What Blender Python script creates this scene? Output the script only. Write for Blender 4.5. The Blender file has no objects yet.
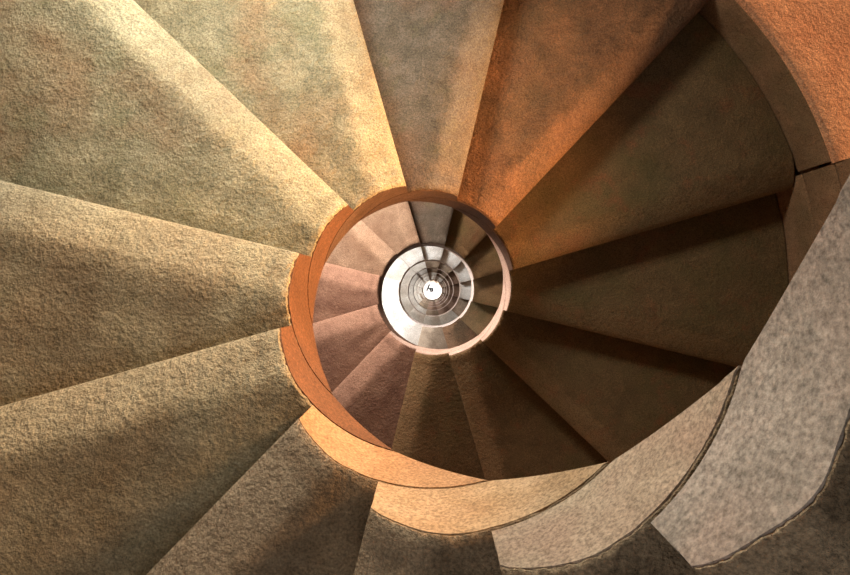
import bpy, bmesh, math, random
from mathutils import Vector, noise
random.seed(7)
C = bpy.context.scene.collection
PI = math.pi
R_ = math.radians

# ------------------------------------------------------------------ camera, world, lights, exposure
FPX = 547.0            # focal length in pixels (850 px wide frame)
RC = 0.33              # radius of the open well
RW = 1.495             # radius of the stair wall
KZ = FPX * RC          # depth = KZ * (1/r)
cam = bpy.data.cameras.new('camera'); cam_o = bpy.data.objects.new('camera', cam)
C.objects.link(cam_o); bpy.context.scene.camera = cam_o
cam_o.location = (0, 0, 0); cam_o.rotation_euler = (0, 0, 0)
cam.sensor_width = 36; cam.lens = 36 * FPX / 850
cam.shift_x = -7.3 / 850; cam.shift_y = 2.8 / 850
cam.clip_start = 0.02; cam.clip_end = 60

sc = bpy.context.scene
sc.view_settings.view_transform = 'Standard'; sc.view_settings.look = 'None'
sc.view_settings.gamma = 1; sc.view_settings.use_curve_mapping = False
sc.view_settings.exposure = 0.0

world = bpy.data.worlds.new('sky'); sc.world = world; world.use_nodes = True
wb = world.node_tree.nodes['Background']
wb.inputs[0].default_value = (0.80, 0.88, 1.0, 1); wb.inputs[1].default_value = 0.12

def lamp(name, kind, loc, aim, power, color, size=0.4, size_y=None, spread=None):
    l = bpy.data.lights.new(name, kind); l.energy = power; l.color = color
    if kind == 'AREA':
        l.shape = 'RECTANGLE'; l.size = size; l.size_y = size_y or size
        if spread: l.spread = R_(spread)
    elif kind == 'SUN': l.angle = size
    else: l.shadow_soft_size = size
    o = bpy.data.objects.new(name, l); C.objects.link(o); o.location = loc
    d = Vector(aim) - Vector(loc)
    o.rotation_euler = d.to_track_quat('-Z', 'Y').to_euler()
    return o

def pol(R, deg, z): return (R * math.cos(R_(deg)), R * math.sin(R_(deg)), z)

# low warm sun coming through the window at the upper right
SUN_AZ, SUN_EL = 33, 5.5
s_dir = Vector((math.cos(R_(SUN_AZ)) * math.cos(R_(SUN_EL)), math.sin(R_(SUN_AZ)) * math.cos(R_(SUN_EL)), math.sin(R_(SUN_EL))))
lamp('sun', 'SUN', tuple(s_dir * 6), (0, 0, 0), 7.0, (1.0, 0.54, 0.25), R_(8))
lamp('warm_fill_light', 'AREA', pol(1.42, -12, -1.27), pol(0.6, 118, -1.40), 27, (1.0, 0.46, 0.17), 0.4, 0.4, 80)  # unseen warm area light added at right for the orange noses
# unseen cream area light added at upper left to brighten the step noses
lamp('cream_fill_light', 'AREA', pol(1.46, 116, -1.0), pol(0.9, 256, -1.08), 61, (1.0, 0.94, 0.80), 0.9, 0.35)
# unseen area light added overhead for the upper treads
lamp('overhead_fill_light', 'AREA', pol(1.0, 240, 1.1), (-0.4, 0.1, -1.3), 10, (1.0, 0.96, 0.9), 1.0, 1.0)

BOTZ = -KZ * 0.1162
# unseen area lights added down the shaft to brighten the lower turns
def D_lin(k): return 0.01173 - 0.000942 * k
for n, (ang, k, pw, col) in enumerate([
        (118, -6, 78, (1.0, 0.78, 0.66)), (255, -4, 0.7, (1.0, 0.75, 0.62)),
        (135, -18, 82, (0.95, 0.97, 1.0)), (200, -14, 18, (1.0, 0.97, 0.93)),
        (150, -30, 22, (1.0, 0.95, 0.9)), (90, -35, 15, (1, 1, 1)),
        (160, -42, 30, (1.0, 0.97, 0.95)), (160, -54, 40, (1.0, 0.98, 0.95)),
        (150, -66, 50, (1, 1, 1)), (150, -78, 50, (1, 1, 1)), (150, -90, 50, (1, 1, 1))]):
    z = -KZ * D_lin(k) + (0.5 if k == -6 else 0.95)
    lamp('shaft_fill_light', 'AREA', pol(1.38, ang, z), pol(0.2, ang + 180, z - (0.3 if k == -6 else 0.75)), pw, col, 0.4, 0.5)
lamp('floor_fill_light', 'POINT', pol(0.8, 340, BOTZ + 1.2), (0, 0, BOTZ), 210, (1, 1, 1), 0.15)  # unseen point light added to whiten the floor

# ------------------------------------------------------------------ helpers
def tag(o, label=None, cat=None, group=None, kind=None):
    if label: o['label'] = label
    if cat: o['category'] = cat
    if group: o['group'] = group
    if kind: o['kind'] = kind
    return o

def finish(name, verts, faces, mat, parent=None, sharp=40):
    me = bpy.data.meshes.new(name); me.from_pydata(verts, [], faces); me.update()
    bm = bmesh.new(); bm.from_mesh(me)
    bmesh.ops.recalc_face_normals(bm, faces=bm.faces); bm.to_mesh(me); bm.free()
    for p in me.polygons: p.use_smooth = True
    me.set_sharp_from_angle(angle=R_(sharp))
    me.materials.append(mat)
    o = bpy.data.objects.new(name, me); C.objects.link(o)
    if parent: o.parent = parent
    return o

def loft(sections):
    """sections: lists of 3D points with equal counts, closed loops -> verts, faces"""
    n = len(sections[0]); v = []; f = []
    for s in sections: v += s
    for i in range(len(sections) - 1):
        for j in range(n):
            a = i * n + j; b = i * n + (j + 1) % n
            f.append((a, b, b + n, a + n))
    return v, f, n

# ------------------------------------------------------------------ materials
def stone(name, c_lo, c_hi, stain, stain2=None, bump=0.6, grain=210, patch=3.2, rough=0.9, seed=0.0, stain_amt=0.5, worn_lit=False):
    m = bpy.data.materials.new(name); m.use_nodes = True
    nt = m.node_tree; N = nt.nodes; L = nt.links
    bs = N['Principled BSDF']; bs.inputs['Roughness'].default_value = rough
    bs.inputs['Specular IOR Level'].default_value = 0.25
    geo = N.new('ShaderNodeNewGeometry')
    mp = N.new('ShaderNodeMapping'); mp.inputs['Location'].default_value = (seed * 3.1, seed * 1.7, seed)
    L.new(geo.outputs['Position'], mp.inputs['Vector'])
    def nz(scale, detail=4, rg=0.6):
        n = N.new('ShaderNodeTexNoise'); n.inputs['Scale'].default_value = scale
        n.inputs['Detail'].default_value = detail; n.inputs['Roughness'].default_value = rg
        L.new(mp.outputs[0], n.inputs['Vector']); return n
    def ramp(src, a, b):
        r = N.new('ShaderNodeMapRange'); r.inputs[1].default_value = a; r.inputs[2].default_value = b
        L.new(src, r.inputs[0]); return r.outputs[0]
    def mix(fac, a, b, mode='MIX'):
        x = N.new('ShaderNodeMix'); x.data_type = 'RGBA'; x.blend_type = mode
        if isinstance(fac, float): x.inputs[0].default_value = fac
        else: L.new(fac, x.inputs[0])
        for i, q in ((6, a), (7, b)):
            if isinstance(q, tuple): x.inputs[i].default_value = (*q, 1)
            else: L.new(q, x.inputs[i])
        return x.outputs[2]
    big = nz(patch, 3); mid = nz(14, 5, 0.7); fine = nz(grain, 3, 0.7)
    c = mix(ramp(mid.outputs[0], 0.35, 0.65), c_lo, c_hi)
    m1 = N.new('ShaderNodeMath'); m1.operation = 'MULTIPLY'; m1.inputs[1].default_value = stain_amt
    L.new(ramp(big.outputs[0], 0.45, 0.65), m1.inputs[0]); c = mix(m1.outputs[0], c, stain)
    if stain2:
        b2 = nz(patch * 2.3, 4, 0.7)
        m2 = N.new('ShaderNodeMath'); m2.operation = 'MULTIPLY'; m2.inputs[1].default_value = 0.6
        L.new(ramp(b2.outputs[0], 0.55, 0.68), m2.inputs[0]); c = mix(m2.outputs[0], c, stain2)
    if worn_lit:  # paler nose: worn stone plus its lit edge painted into the colour
        at = N.new('ShaderNodeAttribute'); at.attribute_name = 'worn_lit'
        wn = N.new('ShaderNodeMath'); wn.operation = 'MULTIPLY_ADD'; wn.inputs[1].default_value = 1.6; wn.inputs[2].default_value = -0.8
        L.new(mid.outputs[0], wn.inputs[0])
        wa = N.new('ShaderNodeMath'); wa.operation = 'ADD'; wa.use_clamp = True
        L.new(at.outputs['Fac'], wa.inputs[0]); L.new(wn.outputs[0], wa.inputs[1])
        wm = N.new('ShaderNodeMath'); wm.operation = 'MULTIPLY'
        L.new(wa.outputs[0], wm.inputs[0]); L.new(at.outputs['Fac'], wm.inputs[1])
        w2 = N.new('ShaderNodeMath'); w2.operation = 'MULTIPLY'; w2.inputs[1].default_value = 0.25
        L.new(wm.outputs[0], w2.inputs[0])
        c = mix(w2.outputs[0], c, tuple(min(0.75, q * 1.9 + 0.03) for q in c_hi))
    # fine speckle: pits dark, grains pale
    sp = N.new('ShaderNodeMapRange'); sp.inputs[1].default_value = 0.3; sp.inputs[2].default_value = 0.7
    sp.inputs[3].default_value = 0.5; sp.inputs[4].default_value = 1.45
    L.new(fine.outputs[0], sp.inputs[0])
    cc = N.new('ShaderNodeCombineColor')
    for i in range(3): L.new(sp.outputs[0], cc.inputs[i])
    c = mix(1.0, c, cc.outputs[0], 'MULTIPLY')
    L.new(c, bs.inputs['Base Color'])
    # hammered relief
    g2 = nz(grain * 0.42, 4, 0.65)
    vor = N.new('ShaderNodeTexVoronoi'); vor.inputs['Scale'].default_value = grain * 0.22
    L.new(mp.outputs[0], vor.inputs['Vector'])
    ad = N.new('ShaderNodeMath'); ad.operation = 'MULTIPLY_ADD'; ad.inputs[1].default_value = 0.35
    L.new(vor.outputs['Distance'], ad.inputs[0]); L.new(g2.outputs[0], ad.inputs[2])
    bp = N.new('ShaderNodeBump'); bp.inputs['Strength'].default_value = bump; bp.inputs['Distance'].default_value = 0.012
    L.new(ad.outputs[0], bp.inputs['Height'])
    b3 = N.new('ShaderNodeBump'); b3.inputs['Strength'].default_value = bump * 0.3; b3.inputs['Distance'].default_value = 0.02
    L.new(mid.outputs[0], b3.inputs['Height']); L.new(b3.outputs[0], bp.inputs['Normal'])
    L.new(bp.outputs[0], bs.inputs['Normal'])
    return m

M = {}
M['olive'] = stone('olive_buff_stone', (0.155, 0.148, 0.095), (0.28, 0.268, 0.18), (0.20, 0.10, 0.045), (0.17, 0.17, 0.10), bump=0.8, seed=1, worn_lit=True)
M['buff'] = stone('buff_stone', (0.155, 0.138, 0.085), (0.275, 0.25, 0.165), (0.15, 0.10, 0.055), (0.20, 0.18, 0.12), bump=0.8, seed=2, worn_lit=True)
M['brown'] = stone('brown_stone', (0.15, 0.11, 0.068), (0.26, 0.20, 0.13), (0.15, 0.10, 0.05), bump=0.9, seed=3, worn_lit=True)
M['grey'] = stone('dark_grey_stone', (0.07, 0.065, 0.05), (0.12, 0.11, 0.09), (0.13, 0.07, 0.04), (0.10, 0.10, 0.06), bump=0.6, seed=4, worn_lit=True)
M['rust'] = stone('rust_brown_stone', (0.09, 0.05, 0.026), (0.19, 0.10, 0.05), (0.10, 0.075, 0.04), bump=1.0, seed=5, worn_lit=True)
M['shade_brown'] = stone('shaded_brown_stone', (0.11, 0.072, 0.034), (0.155, 0.10, 0.047), (0.08, 0.072, 0.026), (0.18, 0.075, 0.035), bump=0.45, seed=6, worn_lit=True)  # dark tone includes the shade under the turn above
M['mauve'] = stone('mauve_brown_stone', (0.17, 0.10, 0.07), (0.24, 0.155, 0.11), (0.14, 0.08, 0.06), bump=0.4, seed=7, worn_lit=True)
M['tan'] = stone('tan_stone', (0.20, 0.145, 0.10), (0.29, 0.22, 0.155), (0.17, 0.10, 0.06), bump=0.4, seed=8, worn_lit=True)
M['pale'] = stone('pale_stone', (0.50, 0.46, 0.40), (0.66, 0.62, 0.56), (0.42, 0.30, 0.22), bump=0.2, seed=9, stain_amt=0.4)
FM = {}  # inner face tones with warm light and shade painted in
FM['rust'] = stone('rust_lit_string', (0.105, 0.052, 0.028), (0.145, 0.072, 0.038), (0.085, 0.045, 0.026), bump=0.15, grain=160, seed=11)
FM['ochre'] = stone('ochre_lit_string', (0.27, 0.17, 0.09), (0.36, 0.24, 0.14), (0.26, 0.14, 0.08), bump=0.15, grain=170, seed=12)
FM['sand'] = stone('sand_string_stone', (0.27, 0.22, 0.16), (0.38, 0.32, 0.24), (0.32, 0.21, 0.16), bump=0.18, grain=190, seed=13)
FM['tansand'] = stone('tan_lit_string', (0.30, 0.22, 0.13), (0.41, 0.31, 0.20), (0.30, 0.18, 0.10), bump=0.16, grain=180, seed=17)
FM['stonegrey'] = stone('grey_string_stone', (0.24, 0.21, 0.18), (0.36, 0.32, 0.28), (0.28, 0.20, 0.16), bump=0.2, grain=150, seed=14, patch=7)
FM['umber'] = stone('umber_shaded_string', (0.08, 0.05, 0.033), (0.12, 0.075, 0.05), (0.07, 0.04, 0.03), bump=0.12, grain=160, seed=15)
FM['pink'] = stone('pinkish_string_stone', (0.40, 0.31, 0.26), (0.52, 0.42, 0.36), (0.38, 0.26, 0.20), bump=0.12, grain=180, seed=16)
M['wall'] = stone('wall_stone', (0.19, 0.11, 0.06), (0.26, 0.16, 0.09), (0.12, 0.10, 0.05), bump=0.5, seed=21)
M['sill'] = stone('orange_render', (0.56, 0.27, 0.14), (0.70, 0.38, 0.21), (0.48, 0.20, 0.10), bump=0.9, grain=200, seed=22)
M['floor'] = stone('white_floor', (0.70, 0.70, 0.68), (0.80, 0.80, 0.78), (0.7, 0.7, 0.68), bump=0.02, seed=23)
M['ink'] = stone('dark_inlay', (0.015, 0.015, 0.02), (0.03, 0.03, 0.035), (0.02, 0.02, 0.02), bump=0.02, seed=24)

# ------------------------------------------------------------------ levels and angles of the steps
D_near = {0: 0.01173, 1: 0.01079, 2: 0.00993, 3: 0.00900, 4: 0.00802, 5: 0.00692, 6: 0.00605, 7: 0.00504,
          8: 0.00406, 9: 0.003165, 10: 0.00227, 11: 0.00136, 12: 0.00042}
def D(k): return D_near.get(k, D_lin(k))
def Z(k): return -KZ * D(k)
A_near = {0: 16.2, 1: 46.7, 2: 76.7, 3: 105.9, 4: 136.4, 5: 166.3, 6: 195.7, 7: 225.7, 8: 256.0, 9: 285.6,
          10: 315.0, 11: 345.3, 12: 375.5, 13: 405.5}
def A(k): return A_near.get(k, 16.3 + 30 * k)
TAU = 0.033 * RC

def nose_drop(d):
    w = 0.013                    # softness of the crease behind the sloped nose
    x = (0.105 - d) / w
    sp = w * (math.log(1 + math.exp(x)) if x < 30 else x)
    return 0.50 * sp + 0.010 * math.exp(-d / 0.012)

def build_step(k, hi):
    """one winder slab around its own axis: returns tread and string geometry in local coordinates"""
    a0, a1 = 0.0, A(k + 1) - A(k); a2 = A(k + 2) - A(k) + 2.8; aq = a1 + 2.8
    z0 = Z(k); rise = z0 - Z(k - 1)
    up = Z(k + 1) - z0
    def ts(n1, n2):
        t = [a1 * (i / n1) ** 1.5 for i in range(n1 + 1)]
        t += [aq + (a2 - aq) * (i / n2) for i in range(0, n2 + 1)]
        return t
    T = ts(44, 22) if hi else ts(12, 7)
    def ang(R, t): return R_(t) - math.asin(TAU / R)
    def topz(R, t, rough=True):
        d = R * R_(t)
        if t <= a1 + 1e-6:
            z = -nose_drop(d)
            if hi and rough:
                z += 0.006 * noise.noise(Vector((R * 5 + k * 7, t * 0.12, k))) * min(1, d * 8) * min(1, (a1 - t) / 4) - 0.0005 * (t > a1 - 1)
            # worn hollow in the walking line
            z -= 0.006 * math.exp(-((R - 0.85) / 0.25) ** 2) * math.exp(-((t - a1 * .4) / (a1 * .3)) ** 2)
        else: z = 0.0
        return z - 0.0005
    def botz(t):
        if t <= aq + 1e-6: return -rise + 0.0015
        u = (t - aq) / (a2 - aq)
        return min(-0.0018, -rise * (1 - u) - 0.0008 - 0.065 * u * (1 - u))     # slightly bellied soffit
    def P(R, a, z): return (R * math.cos(a), R * math.sin(a), z)
    def sec(R, lowf, inset=0.0):
        top = [P(R, ang(R, t), topz(R, t) - inset) for t in T]
        low = []
        for t in reversed(T):
            b = lowf(R, t); a = ang(R, t)
            a = max(a, ang(R, 0) + 0.022 / R)   # riser set back under the nosing
            low.append(P(R, a, b))
        # front of the nose
        nz = topz(R, 0)
        nose = [P(R, ang(R, 0) + 0.018 / R, max(low_z for low_z in [nz - 0.045])),
                P(R, ang(R, 0) + 0.003 / R, nz - 0.018)] if lowf is full else [P(R, ang(R, 0) + 0.002 / R, nz - 0.0045), P(R, ang(R, 0), nz - 0.002)]
        return top + low + nose
    def full(R, t): return botz(t)
    def thin(R, t): return max(topz(R, t) - 0.0055, botz(t)) if t > a1 else topz(R, t) - 0.0055
    # tread: full slab outside the string, thin cap over the string
    SW = 0.045
    nR = 26 if hi else 5
    secs = []
    jag = []
    for q, t in enumerate(T): jag.append(0.0)
    capR = [RC + 0.001, RC + 0.006, RC + 0.02, RC + SW]
    for i, R in enumerate(capR):
        s = sec(R, thin)
        if hi and i == 0:      # broken, rounded inner edge
            n = len(T); s2 = []
            for j, p in enumerate(s):
                v = Vector(p); a = math.atan2(v.y, v.x)
                jj = (0.0035 if k < 7 else 0.002) * (0.5 + noise.noise(Vector((a * 34, k * 3.3, 0)))) + 0.002 * noise.noise(Vector((a * 110, k, 4)))
                rr = R + max(0, jj)
                zz = v.z - ((0.0045 if k < 7 else 0.0025) if j < n else 0)
                s2.append((rr * math.cos(a), rr * math.sin(a), zz))
            s = s2
        secs.append(s)
    for i in range(nR + 1):
        R = RC + SW + (RW - 0.006 - RC - SW) * (i / nR) ** 1.2
        secs.append(sec(R, full))
    v, f, n = loft(secs)
    m = len(T)
    def caps(vv, ff, n):
        for b in (0, len(vv) - n):
            for i in range(m - 1): ff.append((b + i, b + i + 1, b + 2 * m - 2 - i, b + 2 * m - 1 - i))
            if n > 2 * m: ff.append((b + 0, b + 2 * m - 1, b + 2 * m, b + 2 * m + 1))
    caps(v, f, n)
    # string block at the well end
    ss = []
    for R in (RC + 0.003, RC, RC, RC + 0.01, RC + SW - 0.001):
        top = [P(R, ang(R, t), max(topz(R, t, True) - 0.0058, botz(t) + 0.0009)) for t in T]
        low = [P(R, ang(R, t) + (0.003 / R if t == 0 else 0), botz(t) + (0.0035 if k >= 9 and t < a2 - 4 else 0.0008)) for t in reversed(T)]
        ss.append(top + low)
    ss = ss[1:2] + ss[3:]
    w, g, n2 = loft(ss)
    caps(w, g, n2)
    return (v, f), (w, g)

# ------------------------------------------------------------------ setting: wall, window, floor
SILL = Z(1) + 0.012; HEAD = -0.38; W0, W1 = 17.6, 58.0; ROUT = 2.25; TOP = 1.3; BOT = -KZ * 0.1162
def wall_mesh():
    v = []; f = []
    def add(p): v.append(p); return len(v) - 1
    def quad(*ps): f.append(tuple(add(p) for p in ps))
    def patch(R, b0, b1, z0, z1, n):
        for i in range(n):
            x0 = b0 + (b1 - b0) * i / n; x1 = b0 + (b1 - b0) * (i + 1) / n
            quad(pol(R, x0, z0), pol(R, x1, z0), pol(R, x1, z1), pol(R, x0, z1))
    RI, RO = 1.53, 1.75
    patch(RI, W1, W0 + 360, BOT, TOP, 80); patch(RI, W0, W1, HEAD, TOP, 14); patch(RI, W0, W1, BOT, SILL - 0.13, 14)
    patch(RO, W1, W0 + 360, BOT, TOP, 80); patch(RO, W0, W1, HEAD, TOP, 14); patch(RO, W0, W1, BOT, SILL - 0.13, 14)
    for i in range(90):     # top of the wall
        x0, x1 = i * 4, i * 4 + 4
        quad(pol(RI, x0, TOP), pol(RI, x1, TOP), pol(RO, x1, TOP), pol(RO, x0, TOP))
    for a in (W0, W1): quad(pol(RI, a, SILL - .02), pol(RO, a, SILL - .02), pol(RO, a, HEAD), pol(RI, a, HEAD))
    for i in range(12):
        x0 = W0 + (W1 - W0) * i / 12; x1 = W0 + (W1 - W0) * (i + 1) / 12
        quad(pol(RI, x0, HEAD), pol(RI, x1, HEAD), pol(RO, x1, HEAD), pol(RO, x0, HEAD))
    # dressed blocks standing proud of the wall beside the steps (rounded arrises)
    def block(b0, b1, z0, z1, R0=RW, R1=1.528, r=0.006):
        n = 12; secs = []
        for i in range(n + 1):
            a = b0 + (b1 - b0) * i / n; e = 0.004 if i in (0, n) else 0
            prof = [(R1, z0), (R0 + r, z0), (R0 + e, z0 + r), (R0 + e, z1 - r), (R0 + r, z1), (R1, z1)]
            secs.append([pol(R, a, z) for R, z in prof])
        b = len(v); vv, ff, nn = loft(secs); v.extend(vv)
        f.extend(tuple(i + b for i in q) for q in ff)
        f.append(tuple(b + i for i in range(nn))); f.append(tuple(b + len(vv) - 1 - i for i in range(nn)))
    for k in range(-5, 8):
        for j in range(0, 6):
            z0, z1 = Z(k + j), Z(k + j + 1)
            if j == 0: z0 -= 0.02
            if k == 0 and j >= 1: continue
            if k == 1 and (j >= 0): continue
            if z1 > TOP: continue
            block(A(k) + 1.5 + 0.25, A(k + 1) + 1.5 - 0.25, z0 + 0.002, z1 - 0.002)
    return v, f
v, f = wall_mesh()
w = finish('wall_outer', v, f, M['wall']); tag(w, 'curved brown stone wall of dressed blocks around the stair', kind='structure')

def sill_mesh():
    secs = []; n = 30
    for i in range(n + 1):
        a = W0 + (W1 - W0) * i / n
        pr = [(RW - 0.002, SILL - 0.0125), (RW - 0.002, SILL - 0.008), (RW + 0.003, SILL - 0.002), (RW + 0.014, SILL)]
        for q in range(1, 13):
            R = RW + 0.014 + (ROUT - RW) * q / 12
            pr.append((R, SILL - 0.12 * (q / 12) + 0.006 * noise.noise(Vector((R * 6, a * .1, 2)))))
        pr += [(ROUT + .014, SILL - 0.2), (RW + .1, SILL - 0.2), (RW + .036, SILL - .0125)]
        secs.append([pol(R, a, z) for R, z in pr])
    v, f, n = loft(secs); f.append(tuple(range(n))); f.append(tuple(reversed(range(len(v) - n, len(v)))))
    return v, f
v, f = sill_mesh()
s = finish('window_1', v, f, M['sill']); tag(s, 'deep curved window sill of rough orange render at upper right', kind='structure')

def floor_mesh():
    v = []; f = []
    for i in range(96):
        a = 2 * PI * i / 96; v.append((1.76 * math.cos(a), 1.76 * math.sin(a), BOT))
    for i in range(96):
        a = 2 * PI * i / 96; v.append((1.76 * math.cos(a), 1.76 * math.sin(a), BOT - 0.1))
    f.append(tuple(range(96))); f.append(tuple(reversed(range(96, 192))))
    for i in range(96): f.append((i, (i + 1) % 96, 96 + (i + 1) % 96, 96 + i))
    return v, f
v, f = floor_mesh()
fl = finish('floor', v, f, M['floor']); tag(fl, 'white floor at the bottom of the stairwell', kind='structure')

# dark marks inlaid in the floor at the foot of the well
def mark(strokes):
    v = []; f = []
    for pts, wd in strokes:
        for (x0, y0), (x1, y1) in zip(pts, pts[1:]):
            d = Vector((x1 - x0, y1 - y0)); ln = d.length; d /= ln; nn = Vector((-d.y, d.x)) * wd / 2; d *= wd * .3
            q = [(x0 - d.x + nn.x, y0 - d.y + nn.y), (x1 + d.x + nn.x, y1 + d.y + nn.y), (x1 + d.x - nn.x, y1 + d.y - nn.y), (x0 - d.x - nn.x, y0 - d.y - nn.y)]
            b = len(v)
            for zz in (BOT + 0.0005, BOT + 0.012): v.extend((p[0], p[1], zz) for p in q)
            f.extend([(b, b+1, b+2, b+3), (b+7, b+6, b+5, b+4)] + [(b+i, b+(i+1) % 4, b+4+(i+1) % 4, b+4+i) for i in range(4)])
    return v, f
U = BOT / -FPX          # metres per image pixel at the floor
def mp(l): return [((x - 287.5) / 11.5 * U - 0.02, -(y - 278) / 11.5 * U + .03) for x, y in l]
v, f = mark([(mp([(262, 222), (245, 258), (232, 290)]), .040), (mp([(240, 268), (258, 262), (268, 282)]), .034),
             (mp([(270, 262), (300, 266), (290, 282), (305, 296), (275, 300), (272, 262)]), .042),
             (mp([(275, 282), (300, 282)]), .03), (mp([(322, 282), (324, 300)]), .016), (mp([(322, 322), (332, 324)]), .014), (mp([(345, 268), (347, 280)]), .012)])
fm = finish('floor_marking', v, f, M['ink']); tag(fm, 'small dark letter-like marking on the white floor at the bottom of the well', 'floor marking')

# ------------------------------------------------------------------ the steps
CLOCK = {}
def clock(k):
    a = (A(k) + 15) % 360
    h = round(((90 - a) % 360) / 30) % 12
    return ['twelve', 'one', 'two', 'three', 'four', 'five', 'six', 'seven', 'eight', 'nine', 'ten', 'eleven'][h] + " o'clock"
TREAD = {12: 'grey', 11: 'grey', 10: 'brown', 9: 'brown', 8: 'brown', 7: 'brown', 6: 'buff', 5: 'buff', 4: 'olive', 3: 'olive', 2: 'grey', 1: 'rust',  # dark brown treads carry painted shade on the covered side
         0: 'shade_brown', -1: 'shade_brown', -2: 'shade_brown', -3: 'shade_brown', -4: 'shade_brown', -5: 'mauve', -6: 'mauve', -7: 'mauve', -8: 'tan', -9: 'tan', -10: 'grey',
         -11: 'shade_brown', -12: 'shade_brown', -13: 'shade_brown', -14: 'shade_brown', -15: 'rust', -16: 'tan'}
FACE = {12: 'stonegrey', 11: 'stonegrey', 10: 'stonegrey', 9: 'sand', 8: 'tansand', 7: 'ochre', 6: 'rust', 5: 'rust', 4: 'rust', 3: 'umber', 2: 'umber', 1: 'umber',  # painted light: warm tones at left, shaded umber at the top
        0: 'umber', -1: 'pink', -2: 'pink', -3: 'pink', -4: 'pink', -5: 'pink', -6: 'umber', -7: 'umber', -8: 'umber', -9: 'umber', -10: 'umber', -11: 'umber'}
LAB = {
 12: 'topmost grey stone step just out of view above the right edge',
 11: 'nearest grey stone step whose broad speckled inner face fills the right edge',
 10: 'grey stone step with a broad speckled inner face, lower right beside a dark seam',
 9: 'stone step with a sandy grey inner face at the bottom centre right',
 8: 'stone step with a tan inner face at the bottom centre of the stair',
 7: 'brown stone step with a bright orange inner face at the lower left of the well',
 6: 'buff stone step with a bright worn nose, running to the lower left corner',
 5: 'buff stone step at the left edge, widening below a cream nose',
 4: 'large olive buff stone step filling the upper left corner',
 3: 'olive stone step with an orange lit nose, top left of centre',
 2: 'dark grey stone step at the top centre directly above the well',
 1: 'rust brown stone step with a diagonal orange nose, top right of centre',
 0: 'shaded brown stone step under the window sill, meeting the curved wall',
 -1: 'dark brown stone step pointing right, below the shaded step by the wall',
 -2: 'dark olive brown stone step seen above the grey inner face, lower right',
 -3: 'dark brown stone step just below and right of the well opening',
 -4: 'near black brown stone step directly below the well opening',
 -5: 'mauve brown stone step below left of the well opening with a grey nose',
 -6: 'mauve brown stone step inside the orange curve, second from the pale nosed one',
 -7: 'mauve stone step with a pale lit nose, left inside the orange curve',
 -8: 'tan stone step inside the orange curve at the upper left',
 -9: 'tan and cream stone step inside the dark curve above the well',
 -10: 'shadowed grey stone step inside the dark curve at the top of the well',
 -11: 'very dark stone step inside the curve at the upper right of the well',
}
ORD = ['first', 'second', 'third', 'fourth', 'fifth', 'sixth', 'seventh', 'eighth', 'ninth', 'tenth', 'eleventh']
GROUP = 'stone steps of the spiral stair'
shared = {}
def deep_lit_tone(k):
    # shaft light painted into the tones: pale on the lit side, darker opposite, mixed
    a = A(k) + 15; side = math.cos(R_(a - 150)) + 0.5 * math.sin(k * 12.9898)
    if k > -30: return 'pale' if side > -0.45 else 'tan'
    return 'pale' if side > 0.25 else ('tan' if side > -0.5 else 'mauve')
K_END = -109
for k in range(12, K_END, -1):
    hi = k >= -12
    tm = M[TREAD.get(k, deep_lit_tone(k))]; sm = FM[FACE.get(k, 'pink')]
    root = bpy.data.objects.new('stone_step', None); C.objects.link(root)
    root.location = (0, 0, Z(k)); root.rotation_euler = (0, 0, R_(A(k)))
    root.empty_display_size = 0.1
    if k in LAB: lab = LAB[k]
    else:
        turn = (11 - k) // 12
        lab = "%s stone step in the %s ring down the well, at %s" % ('pale' if k < -16 else 'brown', ORD[min(turn, 10)], clock(k))
    tag(root, lab, 'step', GROUP)
    if k >= -14 or (tm.name, sm.name) not in shared:
        (v, f), (w_, g) = build_step(k, hi)
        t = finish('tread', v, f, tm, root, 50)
        at = t.data.attributes.new('worn_lit', 'FLOAT', 'POINT')  # nose band mask, wear and painted light together
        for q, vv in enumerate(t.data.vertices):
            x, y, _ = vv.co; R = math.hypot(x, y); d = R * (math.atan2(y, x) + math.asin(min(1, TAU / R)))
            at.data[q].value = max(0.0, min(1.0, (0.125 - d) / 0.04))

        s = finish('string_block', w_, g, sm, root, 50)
        if k < -14: shared[(tm.name, sm.name)] = (t, s)
    else:
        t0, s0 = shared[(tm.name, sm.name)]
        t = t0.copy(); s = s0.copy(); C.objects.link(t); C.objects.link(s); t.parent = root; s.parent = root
    s['label'] = 'smooth curved inner end facing the well'
